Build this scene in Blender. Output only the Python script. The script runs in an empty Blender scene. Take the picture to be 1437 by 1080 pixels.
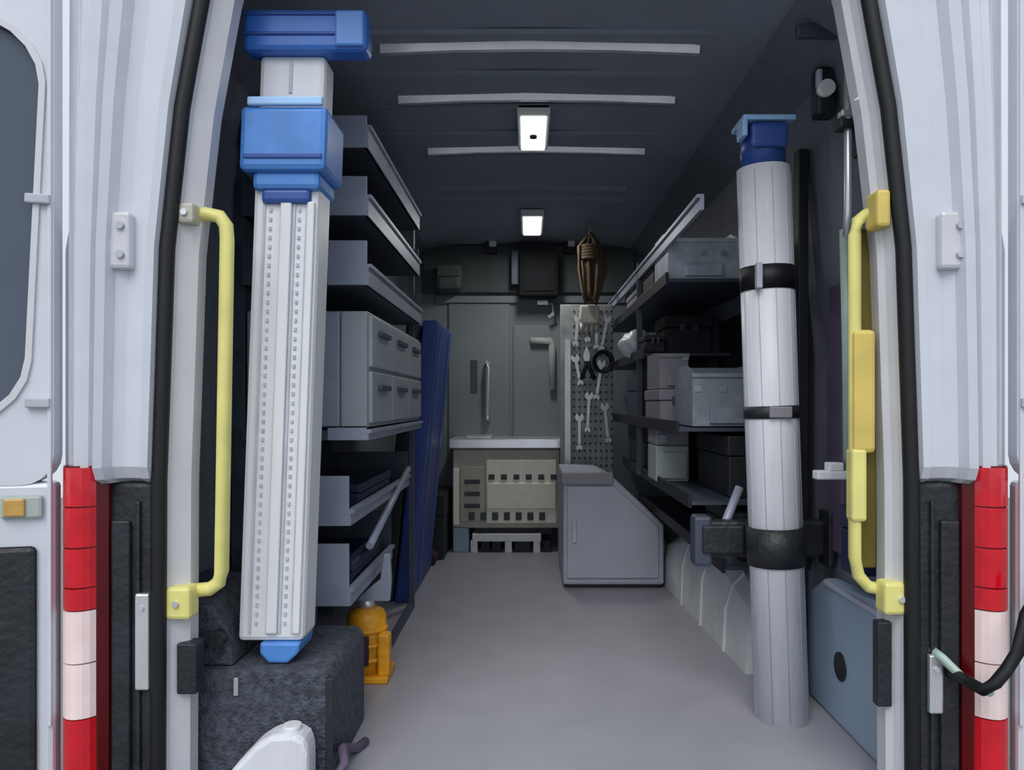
import bpy, bmesh, math, random
from mathutils import Vector, Matrix
random.seed(7)
SC = bpy.context.scene
COL = SC.collection
PI = math.pi

# ---------------------------------------------------------------- camera
F = 1050.0                      # focal length in pixels of the 1437 px wide frame
cam = bpy.data.cameras.new('camera')
cam.sensor_fit = 'HORIZONTAL'; cam.sensor_width = 36
cam.lens = F / 1437 * 36
cam.shift_x = -(740 - 718.5) / 1437
cam.shift_y = (565 - 540) / 1437
cam.clip_start = 0.05
co = bpy.data.objects.new('camera', cam); COL.objects.link(co)
co.location = (0, 0, 0.87); co.rotation_euler = (PI/2, 0, 0)
SC.camera = co

# ---------------------------------------------------------------- world: pale overcast sky, exposure
w = bpy.data.worlds.new('world'); SC.world = w; w.use_nodes = True
wn = w.node_tree.nodes; wl = w.node_tree.links
bg = wn['Background']
tc = wn.new('ShaderNodeTexCoord'); sep = wn.new('ShaderNodeSeparateXYZ'); rmp = wn.new('ShaderNodeValToRGB')
wl.new(tc.outputs['Generated'], sep.inputs[0]); wl.new(sep.outputs['Z'], rmp.inputs[0])
rmp.color_ramp.elements[0].position = 0.0; rmp.color_ramp.elements[0].color = (0.72, 0.78, 0.86, 1)
rmp.color_ramp.elements[1].position = 0.9; rmp.color_ramp.elements[1].color = (0.80, 0.89, 1.0, 1)
wl.new(rmp.outputs[0], bg.inputs['Color']); bg.inputs['Strength'].default_value = 0.95
sun = bpy.data.lights.new('sun', 'SUN'); sun.energy = 1.7; sun.angle = math.radians(40); sun.color = (1, 0.97, 0.93)
so = bpy.data.objects.new('sun', sun); COL.objects.link(so)
so.rotation_euler = (math.radians(43), 0, math.radians(-12))     # soft daylight falling in from behind the camera
so.location = (0, -3, 5)
SC.view_settings.view_transform = 'Standard'; SC.view_settings.look = 'None'
SC.view_settings.gamma = 1; SC.view_settings.use_curve_mapping = False
SC.view_settings.exposure = 0.0

# ---------------------------------------------------------------- materials
def s2l(c):
    c = c / 255.0
    return c / 12.92 if c <= 0.04045 else ((c + 0.055) / 1.055) ** 2.4
def mat(name, rgb, rough=0.5, metal=0.0, var=0.12, scale=12, bump=0.0, bscale=80, emit=0, coat=0, trans=0, stretch=None):
    m = bpy.data.materials.new(name); m.use_nodes = True
    n = m.node_tree.nodes; l = m.node_tree.links; b = n['Principled BSDF']
    c = [s2l(v) for v in rgb]
    t = n.new('ShaderNodeTexCoord'); mp = n.new('ShaderNodeMapping'); l.new(t.outputs['Object'], mp.inputs[0])
    if stretch: mp.inputs['Scale'].default_value = stretch
    ns = n.new('ShaderNodeTexNoise'); ns.inputs['Scale'].default_value = scale; ns.inputs['Detail'].default_value = 4
    l.new(mp.outputs[0], ns.inputs['Vector'])
    r = n.new('ShaderNodeValToRGB')
    r.color_ramp.elements[0].position = 0.3; r.color_ramp.elements[1].position = 0.7
    r.color_ramp.elements[0].color = [v * (1 - var) for v in c] + [1]
    r.color_ramp.elements[1].color = [min(1, v * (1 + var)) for v in c] + [1]
    l.new(ns.outputs['Fac'], r.inputs[0]); l.new(r.outputs[0], b.inputs['Base Color'])
    b.inputs['Roughness'].default_value = rough; b.inputs['Metallic'].default_value = metal
    b.inputs['Coat Weight'].default_value = coat
    b.inputs['Transmission Weight'].default_value = trans
    if bump:
        n2 = n.new('ShaderNodeTexNoise'); n2.inputs['Scale'].default_value = bscale
        l.new(mp.outputs[0], n2.inputs['Vector'])
        bp = n.new('ShaderNodeBump'); bp.inputs['Strength'].default_value = bump; bp.inputs['Distance'].default_value = 0.01
        l.new(n2.outputs['Fac'], bp.inputs['Height']); l.new(bp.outputs[0], b.inputs['Normal'])
    if emit:
        b.inputs['Emission Color'].default_value = (1, 1, 1, 1); b.inputs['Emission Strength'].default_value = emit
    return m
M = dict(
    paint=mat('white_paint', (208, 212, 222), 0.28, var=0.03, coat=0.5),
    jamb=mat('jamb_paint', (205, 206, 212), 0.35, var=0.04, coat=0.3),
    rubber=mat('black_rubber', (12, 14, 20), 0.55, var=0.2),
    plastic=mat('black_plastic', (34, 38, 44), 0.5, var=0.35, bump=0.3, bscale=60),
    glass=mat('tinted_glass', (78, 88, 104), 0.12, var=0.03),
    lining=mat('ceiling_lining', (138, 147, 160), 0.75, var=0.06, scale=5, bump=0.2, bscale=200),
    wall=mat('wall_lining', (110, 115, 126), 0.75, var=0.12, scale=5, stretch=(1, 6, 1)),
    floor=mat('vinyl_floor', (158, 158, 167), 0.42, var=0.05, scale=6, bump=0.08, bscale=300),
    carpet=mat('speckled_carpet', (70, 75, 86), 0.95, var=0.5, scale=60, bump=0.8, bscale=150),
    rib=mat('light_metal', (238, 239, 243), 0.28, metal=0.75, var=0.06),
    white=mat('white_enamel', (224, 226, 230), 0.4, var=0.04, scale=5, stretch=(10, 10, 1)),
    white_tube=mat('white_plastic', (222, 224, 232), 0.38, var=0.06, scale=6, stretch=(8, 8, 1)),
    groove=mat('grey_groove', (184, 188, 198), 0.6),
    olive=mat('dull_olive', (98, 86, 22), 0.7, var=0.15),
    matte=mat('matte_black', (14, 16, 22), 0.95, var=0.2),
    blue2=mat('darker_blue_enamel', (52, 110, 196), 0.35, var=0.14, scale=10, coat=0.2),
    blue=mat('blue_enamel', (80, 138, 214), 0.35, var=0.14, scale=10, coat=0.2),
    lblue=mat('light_blue_trim', (165, 208, 255), 0.35, var=0.05),
    dblue=mat('deep_blue_plastic', (52, 84, 158), 0.35, var=0.12),
    navy=mat('navy_panel', (36, 62, 132), 0.45, var=0.18, scale=5),
    yellow=mat('yellow_paint', (228, 221, 136), 0.4, var=0.08),
    gold=mat('ochre_yellow_pad', (216, 192, 104), 0.6, var=0.1),
    amber=mat('amber_reflector', (190, 150, 80), 0.25, var=0.25, scale=30),
    orange=mat('orange_yellow_casting', (226, 158, 34), 0.45, var=0.3, scale=18),
    tray=mat('grey_steel_sheet', (150, 158, 176), 0.45, metal=0.15, var=0.08),
    tray_d=mat('dark_steel_sheet', (70, 78, 92), 0.5, metal=0.2, var=0.15),
    drawer=mat('grey_green_drawers', (150, 158, 166), 0.5, var=0.08, scale=4),
    ink=mat('ink_blue_case', (24, 36, 68), 0.55, var=0.2),
    black=mat('black_case', (28, 31, 38), 0.55, var=0.3),
    bulk=mat('bulkhead_grey', (122, 132, 137), 0.6, var=0.08, scale=3),
    bulk_d=mat('bulkhead_dark_trim', (74, 80, 82), 0.7, var=0.15, scale=5),
    cream=mat('cream_enamel', (250, 246, 228), 0.45, var=0.05),
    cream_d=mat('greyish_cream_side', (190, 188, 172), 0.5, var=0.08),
    cab=mat('grey_cabinet', (176, 178, 192), 0.55, var=0.06, scale=5),
    bin=mat('grey_bin_plastic', (140, 150, 160), 0.5, var=0.14, scale=25),
    bin_lit=mat('grey_bin_lit', (186, 196, 206), 0.5, var=0.18, scale=25),  # lightened bin grey: light missing at the top shelf put into the colour
    bin_g=mat('pale_green_grey', (168, 178, 174), 0.5, var=0.05),
    bin_p=mat('warm_grey_plastic', (140, 138, 146), 0.5, var=0.08),
    arch=mat('wheel_arch_grey', (214, 216, 218), 0.6, var=0.12, scale=7),
    steel=mat('bright_steel', (200, 204, 206), 0.3, metal=0.6, var=0.08),
    brown=mat('brown_rope', (96, 82, 60), 0.9, var=0.35, scale=60, stretch=(1, 1, 3)),
    beige=mat('beige_cloth', (190, 186, 176), 0.9, var=0.12, scale=20),
    peg=mat('grey_pegboard', (158, 164, 164), 0.55, var=0.18, scale=14),
    bluegrey=mat('blue_grey_trim', (148, 166, 186), 0.6, var=0.06, scale=5),
    green=mat('pale_green_pole', (168, 190, 180), 0.4, var=0.08),
    red=mat('red_lens', (208, 16, 36), 0.15, var=0.12, scale=25, coat=0.6),
    dred=mat('dark_red_lens', (92, 8, 14), 0.25, var=0.1),
    clear=mat('clear_pink_lens', (255, 226, 224), 0.12, var=0.06, scale=20, coat=0.6),
    maroon=mat('maroon_cloth', (58, 34, 42), 0.9, var=0.2),
    purple=mat('mauve_cable', (92, 80, 104), 0.6, var=0.1),
    lamp=mat('lamp_diffuser', (250, 252, 250), 0.4, var=0.0, emit=1.1),
    lampoff=mat('lamp_housing', (225, 228, 226), 0.4, var=0.02),
    bright=mat('lit_marker', (240, 240, 236), 0.4, var=0.0),
    asphalt=mat('asphalt', (128, 128, 128), 0.9, var=0.2, scale=40, bump=0.5),
)

# ---------------------------------------------------------------- helpers
def P(px, py, Y):
    """real point (X, Z) seen at a pixel at depth Y; used only while measuring positions"""
    return ((px - 740) / F * Y, 0.87 - (py - 565) / F * Y)
def box(bm, x0, x1, y0, y1, z0, z1, bev=0.0, M4=None):
    t = bmesh.new()
    bmesh.ops.create_cube(t, size=1)
    for v in t.verts:
        v.co = Vector(((x0+x1)/2 + v.co.x*(x1-x0), (y0+y1)/2 + v.co.y*(y1-y0), (z0+z1)/2 + v.co.z*(z1-z0)))
    if bev:
        bmesh.ops.bevel(t, geom=list(t.edges), offset=bev, segments=2, affect='EDGES', profile=0.5)
    merge(bm, t, M4)
def merge(bm, t, M4=None):
    if M4: bmesh.ops.transform(t, matrix=M4, verts=list(t.verts))
    mp = {v: bm.verts.new(v.co) for v in t.verts}
    for f in t.faces:
        nf = bm.faces.new([mp[v] for v in f.verts]); nf.smooth = f.smooth
    t.free()
def prism(bm, pts, axis, a, b, bev=0.0, M4=None):
    """pts: 2D outline; axis 'x': (y,z) 'y': (x,z) 'z': (x,y)"""
    t = bmesh.new()
    def q(p, d):
        return {'x': (d, p[0], p[1]), 'y': (p[0], d, p[1]), 'z': (p[0], p[1], d)}[axis]
    A = [t.verts.new(q(p, a)) for p in pts]; B = [t.verts.new(q(p, b)) for p in pts]
    t.faces.new(A); t.faces.new(B[::-1])
    n = len(pts)
    for i in range(n): t.faces.new([A[i], B[i], B[(i+1) % n], A[(i+1) % n]])
    bmesh.ops.recalc_face_normals(t, faces=list(t.faces))
    if bev: bmesh.ops.bevel(t, geom=list(t.edges), offset=bev, segments=2, affect='EDGES', profile=0.5)
    merge(bm, t, M4)
def tube(bm, pts, r, seg=12, caps=True, rads=None):
    t = bmesh.new(); pts = [Vector(p) for p in pts]; rings = []
    up = Vector((0.13, 0.31, 0.94)).normalized()
    for i, p in enumerate(pts):
        d = (pts[min(i+1, len(pts)-1)] - pts[max(i-1, 0)]).normalized()
        u = d.cross(up)
        if u.length < 0.05: u = d.cross(Vector((1, 0, 0)))
        u.normalize(); v = d.cross(u).normalized()
        rr = rads[i] if rads else r
        rings.append([t.verts.new(p + u*rr*math.cos(2*PI*k/seg) + v*rr*math.sin(2*PI*k/seg)) for k in range(seg)])
    for a, b in zip(rings, rings[1:]):
        for k in range(seg):
            f = t.faces.new([a[k], a[(k+1) % seg], b[(k+1) % seg], b[k]]); f.smooth = True
    if caps: t.faces.new(rings[0][::-1]); t.faces.new(rings[-1])
    bmesh.ops.recalc_face_normals(t, faces=list(t.faces))
    merge(bm, t)
def arc(cx, cz, r, a0, a1, n=6):
    return [(cx + r*math.cos(a0+(a1-a0)*k/n), cz + r*math.sin(a0+(a1-a0)*k/n)) for k in range(n+1)]
def rrect(x0, x1, z0, z1, r, n=5):
    return (arc(x1-r, z1-r, r, 0, PI/2, n) + arc(x0+r, z1-r, r, PI/2, PI, n)
            + arc(x0+r, z0+r, r, PI, 1.5*PI, n) + arc(x1-r, z0+r, r, 1.5*PI, 2*PI, n))
def framed(bm, outer, inner, y0, y1):
    """solid ring between two loops of equal length in the xz plane"""
    n = len(outer); L = []
    for pts in (outer, inner):
        for y in (y0, y1): L.append([bm.verts.new((p[0], y, p[1])) for p in pts])
    of, ob, nf, nb = L
    for i in range(n):
        j = (i+1) % n
        bm.faces.new([of[i], of[j], nf[j], nf[i]]); bm.faces.new([ob[j], ob[i], nb[i], nb[j]])
        bm.faces.new([of[j], of[i], ob[i], ob[j]]); bm.faces.new([nf[i], nf[j], nb[j], nb[i]])
    bmesh.ops.recalc_face_normals(bm, faces=list(bm.faces))
def obj(name, bm, m, parent=None, label=None, smooth=False):
    me = bpy.data.meshes.new(name); bm.normal_update(); bm.to_mesh(me); bm.free()
    if smooth:
        for p in me.polygons: p.use_smooth = True
    me.materials.append(m)
    o = bpy.data.objects.new(name, me); COL.objects.link(o)
    if parent:
        o.parent = parent
        o.matrix_parent_inverse = parent_inv(parent)
    if label: o['label'] = label
    return o
def parent_inv(p):
    return Matrix.LocRotScale(p.location, p.rotation_euler, p.scale).inverted()
def tag(o, label, cat, group=None, kind=None):
    o['label'] = label; o['category'] = cat
    if group: o['group'] = group
    if kind: o['kind'] = kind
    return o
def empty(name, label, cat, loc=(0, 0, 0), group=None):
    o = bpy.data.objects.new(name, None); o.empty_display_size = 0.05; COL.objects.link(o); o.location = loc
    return tag(o, label, cat, group)
def B(): return bmesh.new()
def bx(name, m, parent, *a, **k):
    bm = B(); lab = k.pop('label', None); box(bm, *a, **k); return obj(name, bm, m, parent, lab)
def pr(name, m, parent, *a, **k):
    bm = B(); lab = k.pop('label', None); prism(bm, *a, **k); return obj(name, bm, m, parent, lab)
def tb(name, m, parent, pts, r, **k):
    bm = B(); lab = k.pop('label', None); tube(bm, pts, r, **k); return obj(name, bm, m, parent, lab)
def loft(bm, secs):
    """secs: list of closed loops of points"""
    V = [[bm.verts.new(p) for p in s] for s in secs]; n = len(V[0])
    for a, b in zip(V, V[1:]):
        for k in range(n): bm.faces.new([a[k], a[(k+1) % n], b[(k+1) % n], b[k]])
    bm.faces.new(V[0][::-1]); bm.faces.new(V[-1])
    bmesh.ops.recalc_face_normals(bm, faces=list(bm.faces))
def S(o): o['kind'] = 'structure'; return o
def copy_tree(o, off, parent=None):
    c = o.copy(); COL.objects.link(c)
    if parent: c.parent = parent
    else: c.location = o.location + Vector(off)
    for ch in list(o.children): copy_tree(ch, off, c)
    return c

# ================================================================ THE VAN SHELL
WL, WR = -0.87, 0.885
YB = 4.75                              # bulkhead
def wall_line(side):                   # inner surface (x,z) from the floor up, leaning in near the roof
    X = WL if side < 0 else WR
    s = -side
    return [(X, 0), (X, 1.0), (X + s*0.03, 1.3), (X + s*0.05, 1.6), (X + s*0.085, 1.74), (X + s*0.24, 1.84)]
S(bx('floor', M['floor'], None, WL-0.03, WR+0.03, 1.60, YB+0.05, -0.05, 0.0))
for side, nm in ((-1, 'wall_left'), (1, 'wall_right')):
    ln = wall_line(side)
    out = [(x + side*0.04, z) for x, z in ln][::-1]
    S(pr(nm, M['wall'], None, ln + out, 'y', 1.68, YB))
cl = [(-0.63, 1.84), (-0.45, 1.865), (0, 1.875), (0.46, 1.865), (0.645, 1.84)]
ceil = S(pr('ceiling', M['lining'], None, cl + [(x, z+0.04) for x, z in cl][::-1], 'y', 1.62, YB))
# light metal roof ribs
for Y, x0, x1, m in ((2.09, -0.41, 0.48, 'rib'), (2.44, -0.42, 0.48, 'rib'), (2.94, -0.39, 0.46, 'rib'), (3.45, -0.40, 0.46, 'lining'), (3.62, -0.40, 0.46, 'lining')):
    pts = [(x0, 1.846), (x0*0.5, 1.855), (0.02, 1.858), (x1*0.5, 1.855), (x1, 1.846)]
    bm = B()
    loft(bm, [[(x, Y-0.014, z+0.022), (x, Y-0.004, z-0.002), (x, Y+0.012, z-0.002), (x, Y+0.012, z+0.022)] for x, z in pts])
    obj('roof_rib', bm, M[m], ceil)
# recessed long panel joints between the ribs
for k in range(6):
    Y = 1.75 + k*0.25
    bx('panel_seam', M['lining'], ceil, -0.5, 0.5, Y, Y+0.012, 1.856, 1.87)

# bulkhead
wb = S(bx('wall_back', M['bulk'], None, WL, WR, YB, YB+0.04, 0, 1.88))
bx('upper_trim', M['bulk_d'], wb, -0.66, 0.68, YB-0.05, YB+0.002, 1.56, 1.86, bev=0.01)
bx('door_panel', M['bulk'], wb, -0.09, 0.30, YB-0.018, YB+0.002, 0.15, 1.36, bev=0.006)
bx('door_panel', M['bulk'], wb, -0.50, -0.11, YB-0.015, YB+0.002, 0.15, 1.50, bev=0.006)
bx('cross_rail', M['bulk'], wb, -0.58, 0.62, YB-0.03, YB+0.002, 1.50, 1.545, bev=0.005)
bx('recess', M['bulk_d'], wb, -0.36, -0.315, YB-0.02, YB+0.002, 0.93, 1.14, bev=0.004)
tb('grab_bar', M['steel'], wb, [(-0.25, YB, 1.12), (-0.25, YB-0.06, 1.12), (-0.25, YB-0.07, 1.09), (-0.25, YB-0.07, 0.80), (-0.25, YB-0.06, 0.77), (-0.25, YB, 0.77)], 0.017, label='pale upright pull bar')
tb('door_latch', M['bin_g'], wb, [(0.03, YB, 1.26), (0.03, YB-0.05, 1.26), (0.15, YB-0.05, 1.26), (0.155, YB-0.05, 1.23), (0.16, YB-0.05, 0.95)], 0.022, label='pale bent latch rod')

# dark bracket box and lamps at the ceiling
def ceiling_lamp(Y0, Y1, x0, x1, lab, m, dot, watt):
    t = empty('ceiling_lamp', lab, 'lamp', ((x0+x1)/2, (Y0+Y1)/2, 1.868), 'white lamps on the van ceiling')
    bx('housing', M['lampoff'], t, x0, x1, Y0, Y1, 1.835, 1.87, bev=0.006)
    bx('diffuser', m, t, x0+0.012, x1-0.012, Y0+0.02, Y1-0.02, 1.826, 1.838, bev=0.004)
    ld = bpy.data.lights.new('lamp_light', 'AREA'); ld.shape = 'RECTANGLE'; ld.size = 0.09; ld.size_y = 0.36; ld.energy = watt; ld.color = (1, 0.98, 0.94)
    lo = bpy.data.objects.new('lamp_light', ld); COL.objects.link(lo); lo.location = ((x0+x1)/2, (Y0+Y1)/2, 1.812); lo.parent = t; lo.matrix_parent_inverse = parent_inv(t)
    if dot:
        bm = B(); tube(bm, [((x0+x1)/2, (Y0+Y1)/2, 1.818), ((x0+x1)/2, (Y0+Y1)/2, 1.828)], 0.013); obj('switch', bm, M['plastic'], t)
    return t
ceiling_lamp(2.50, 2.86, -0.035, 0.078, 'white rectangular ceiling lamp with a dark central switch, between roof ribs', M['lamp'], True, 1.5)
ceiling_lamp(3.86, 4.30, -0.035, 0.088, 'small brightly lit white ceiling lamp near the bulkhead', M['lamp'], False, 5.0)
for x, lab in ((-0.213, 'small white marker light on the left of the dark bracket'), (0.272, 'small white marker light beside the hanging brown rope')):
    t = empty('marker_light', lab, 'light', (x, 4.66, 1.84), 'marker lights at the bulkhead top')
    bx('lens', M['bright'], t, x-0.022, x+0.022, 4.60, 4.64, 1.835, 1.868, bev=0.004)
    bx('base', M['black'], t, x-0.05, x+0.022, 4.63, 4.70, 1.80, 1.868, bev=0.004)
t = empty('wall_monitor', 'dark boxy screen unit on a bracket high on the bulkhead', 'monitor', (0.03, 4.5, 1.5))
bx('casing', M['matte'], t, -0.05, 0.19, 4.55, 4.70, 1.52, 1.80, bev=0.015)
bx('side_bracket', M['tray_d'], t, -0.10, -0.05, 4.62, 4.70, 1.60, 1.82, bev=0.005)
bx('front_plate', M['matte'], t, -0.03, 0.17, 4.543, 4.553, 1.55, 1.72, bev=0.003)
t = empty('padded_pouch', 'grey green padded pouch fixed high on the bulkhead above the blue board', 'pouch', (-0.47, 4.7, 1.6))
bx('body', M['bulk_d'], t, -0.56, -0.40, 4.56, 4.70, 1.56, 1.72, bev=0.03)
bx('flap', M['bulk_d'], t, -0.55, -0.41, 4.545, 4.565, 1.64, 1.71, bev=0.006)
t = empty('key_clip', 'little pale clip fixed to the bulkhead below the dark screen', 'clip', (0.12, 4.7, 1.5))
bx('plate', M['steel'], t, 0.06, 0.14, 4.70, 4.72, 1.485, 1.515, bev=0.003)
tb('hook', M['green'], t, [(0.14, 4.70, 1.50), (0.16, 4.66, 1.49), (0.16, 4.66, 1.42), (0.13, 4.66, 1.40)], 0.014)

# ================================================================ REAR BODY: corners, jambs, seal
def mx(side, x): return x if side < 0 else 0.034 - x          # mirror about the van's centre line
def opening(side, z):                                         # x of the seal line at height z
    pts = [(-0.6, -0.79), (0.7, -0.785), (1.2, -0.768), (1.5, -0.735), (1.75, -0.69), (1.95, -0.64)]
    for (z0, x0), (z1, x1) in zip(pts, pts[1:]):
        if z <= z1: return mx(side, x0 + (x1-x0)*(z-z0)/(z1-z0))
    return mx(side, pts[-1][1])
ZS = [-0.25, 0.0, 0.3, 0.7, 1.0, 1.2, 1.35, 1.5, 1.62, 1.75, 1.90]
def px_(side, z, dx):                                         # dx 0 at the seal, -0.24 at the fixed outer edge of the body
    X = opening(side, z); e = mx(side, -0.985); t = min(1.0, max(0.0, -dx/0.24))
    return X + (e - X)*t
for side, nm in ((-1, 'left'), (1, 'right')):
    s = 1 if side < 0 else -1
    # corner panel above the tail light: ridged cross-section, offsets measured outwards from the seal line
    prof = [(-0.012, 1.60), (-0.018, 1.572), (-0.034, 1.566), (-0.040, 1.58), (-0.085, 1.585), (-0.108, 1.575), (-0.116, 1.548), (-0.132, 1.538),
            (-0.140, 1.55), (-0.150, 1.575), (-0.158, 1.56), (-0.172, 1.553), (-0.180, 1.565), (-0.192, 1.56), (-0.205, 1.575), (-0.235, 1.60), (-0.24, 1.70), (-0.012, 1.70)]
    bm = B(); secs = []
    for z in [z for z in ZS if z >= 1.0]:
        secs.append([(px_(side, z, dx), y, z) for dx, y in prof])
    for z, k, dy in ((0.735, 0.97, 0.0), (0.71, 0.96, 0.012), (0.70, 0.95, 0.035)):
        secs.insert(0, [(px_(side, z, dx), y + dy, z) for dx, y in prof])
    loft(bm, secs)
    corner = S(obj('wall_rear_' + nm, bm, M['paint'], None))
    # shallow hinge recess and hinge on the corner panel
    hx = -0.858 if side < 0 else 0.892
    h = empty('door_hinge', 'pale painted upper hinge of the %s rear door, on the corner panel' % nm, 'hinge', (hx, 1.55, 1.22))
    bm = B(); box(bm, hx-0.028, hx+0.028, 1.560, 1.60, 1.15, 1.27, bev=0.008); obj('leaf', bm, M['jamb'], h)
    bm = B(); tube(bm, [(hx - s*0.03, 1.562, 1.16), (hx - s*0.03, 1.562, 1.26)], 0.009); obj('pin', bm, M['groove'], h)
    bm = B(); tube(bm, [(hx+0.01, 1.553, 1.24), (hx+0.01, 1.565, 1.24)], 0.009, seg=6); obj('bolt', bm, M['groove'], h)
    bm = B(); tube(bm, [(hx+0.01, 1.553, 1.18), (hx+0.01, 1.565, 1.18)], 0.009, seg=6); obj('bolt', bm, M['groove'], h)
    # black plastic corner cladding below
    bm = B(); X0, X1 = mx(side, -0.97), mx(side, -0.797)
    box(bm, min(X0, X1), max(X0, X1), 1.60, 1.70, -0.25, 0.70, bev=0.01)
    clad = S(obj('trim_' + ('1' if side < 0 else '2'), bm, M['plastic'], None))
    bm = B(); a, b = mx(side, -0.885), mx(side, -0.845)
    box(bm, min(a, b), max(a, b), 1.588, 1.60, -0.2, 0.62, bev=0.005); obj('raised_rib', bm, M['plastic'], clad)
    bm = B(); a, b = mx(side, -0.835), mx(side, -0.825)
    box(bm, min(a, b), max(a, b), 1.592, 1.60, -0.2, 0.66, bev=0.003); obj('raised_rib', bm, M['plastic'], clad)
    # jamb
    bm = B(); secs = []
    for z in ZS:
        X = opening(side, z); wj = 0.048 if side < 0 else 0.036
        secs.append([(X + s*a, y, z) for a, y in ((-0.02, 1.605), (0.012, 1.602), (0.016, 1.615), (wj-0.012, 1.63), (wj, 1.640), (wj, 1.68), (-0.02, 1.70))])
    loft(bm, secs)
    jamb = S(obj('trim_' + ('3' if side < 0 else '4'), bm, M['jamb'], None))
    # seal
    bm = B(); pts = [(opening(side, z) - s*0.001, 1.597, z) for z in ZS]
    tube(bm, pts, 0.0165, seg=10); obj('door_seal', bm, M['rubber'], jamb, 'black rubber door seal')
    # latch striker plate on the cladding
    k = -0.818 if side < 0 else 0.868
    zt, zb = (0.465, 0.26) if side < 0 else (0.335, 0.21)
    t = empty('striker_plate', 'pale grey upright latch plate on black %s corner cladding' % nm, 'latch', (k, 1.59, (zt+zb)/2))
    bx('plate', M['rib'], t, k-0.015, k+0.015, 1.586, 1.60, zb, zt, bev=0.004)
    bm = B(); tube(bm, [(k, 1.582, zt-0.03), (k, 1.588, zt-0.03)], 0.006, seg=8); obj('screw', bm, M['groove'], t)
# dark latch recess in the right jamb, dark notch in left jamb
j4 = bpy.data.objects['trim_4']; j3 = bpy.data.objects['trim_3']
bx('latch_recess', M['plastic'], j4, 0.760, 0.792, 1.622, 1.65, 0.21, 0.395, bev=0.004)
bx('latch_recess', M['plastic'], j3, -0.758, -0.715, 1.615, 1.66, 0.24, 0.35, bev=0.004)

# outer side skin, roof and rear header, mostly out of view
for side, nm in ((-1, '5'), (1, '6')):
    X = mx(side, -1.0); o = [(X, -0.25), (X, 1.2), (mx(side, -0.93), 1.6), (mx(side, -0.72), 1.96)]
    i = [(x + (0.02 if side < 0 else -0.02), z-0.01) for x, z in o][::-1]
    S(pr('wall_outer_' + ('left' if side < 0 else 'right'), M['paint'], None, o + i, 'y', 1.62, YB+0.1))
S(bx('roof', M['paint'], None, -0.72, 0.75, 1.60, YB+0.1, 1.94, 1.98, bev=0.01))
S(bx('trim_7', M['jamb'], None, -0.66, 0.70, 1.58, 1.66, 1.86, 1.95, bev=0.01))
S(bx('rear_bumper', M['plastic'], None, -0.97, 1.0, 1.35, 1.62, -0.36, -0.06, bev=0.02))
S(bx('ground', M['asphalt'], None, -12, 12, -12, 12, -0.70, -0.65))

# ================================================================ TAIL LIGHTS
def tail_light(side, lab):
    xa, xb = mx(side, -0.978), mx(side, -0.900)
    t = empty('tail_light', lab, 'tail light', ((xa+xb)/2, 1.6, 0.3), 'tall tail lights on the rear corners')
    def lens(nm, z0, z1, m, x0, x1, fwd=0.0):
        bm = B(); n = 7
        lo, hi = min(x0, x1), max(x0, x1)
        outl = [(lo + (hi-lo)*k/n, 1.575 - fwd - 0.03*math.sin(PI*k/n)**0.7) for k in range(n+1)] + [(hi, 1.62), (lo, 1.62)]
        prism(bm, outl, 'z', z0, z1); return obj(nm, bm, m, t)
    base = lens('housing', -0.22, 0.738, M['dred'], mx(side, -0.984), mx(side, -0.888), -0.012)
    for z0, z1 in ((0.655, 0.735), (0.570, 0.652), (0.487, 0.567), (0.44, 0.484)):
        lens('red_lens', z0, z1, M['red'], xa, xb)
    for z0, z1 in ((0.33, 0.437), (0.215, 0.327)):
        lens('clear_lens', z0, z1, M['clear'], xa, xb)
    for z0, z1 in ((0.10, 0.212), (-0.02, 0.097), (-0.2, -0.023)):
        lens('red_lens', z0, z1, M['red'], xa, xb)
    return t
tail_light(-1, 'tall red and clear tail light below the left corner panel beside the tinted door glass')
tail_light(1, 'tall red and clear tail light behind the black door check strap')

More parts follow.
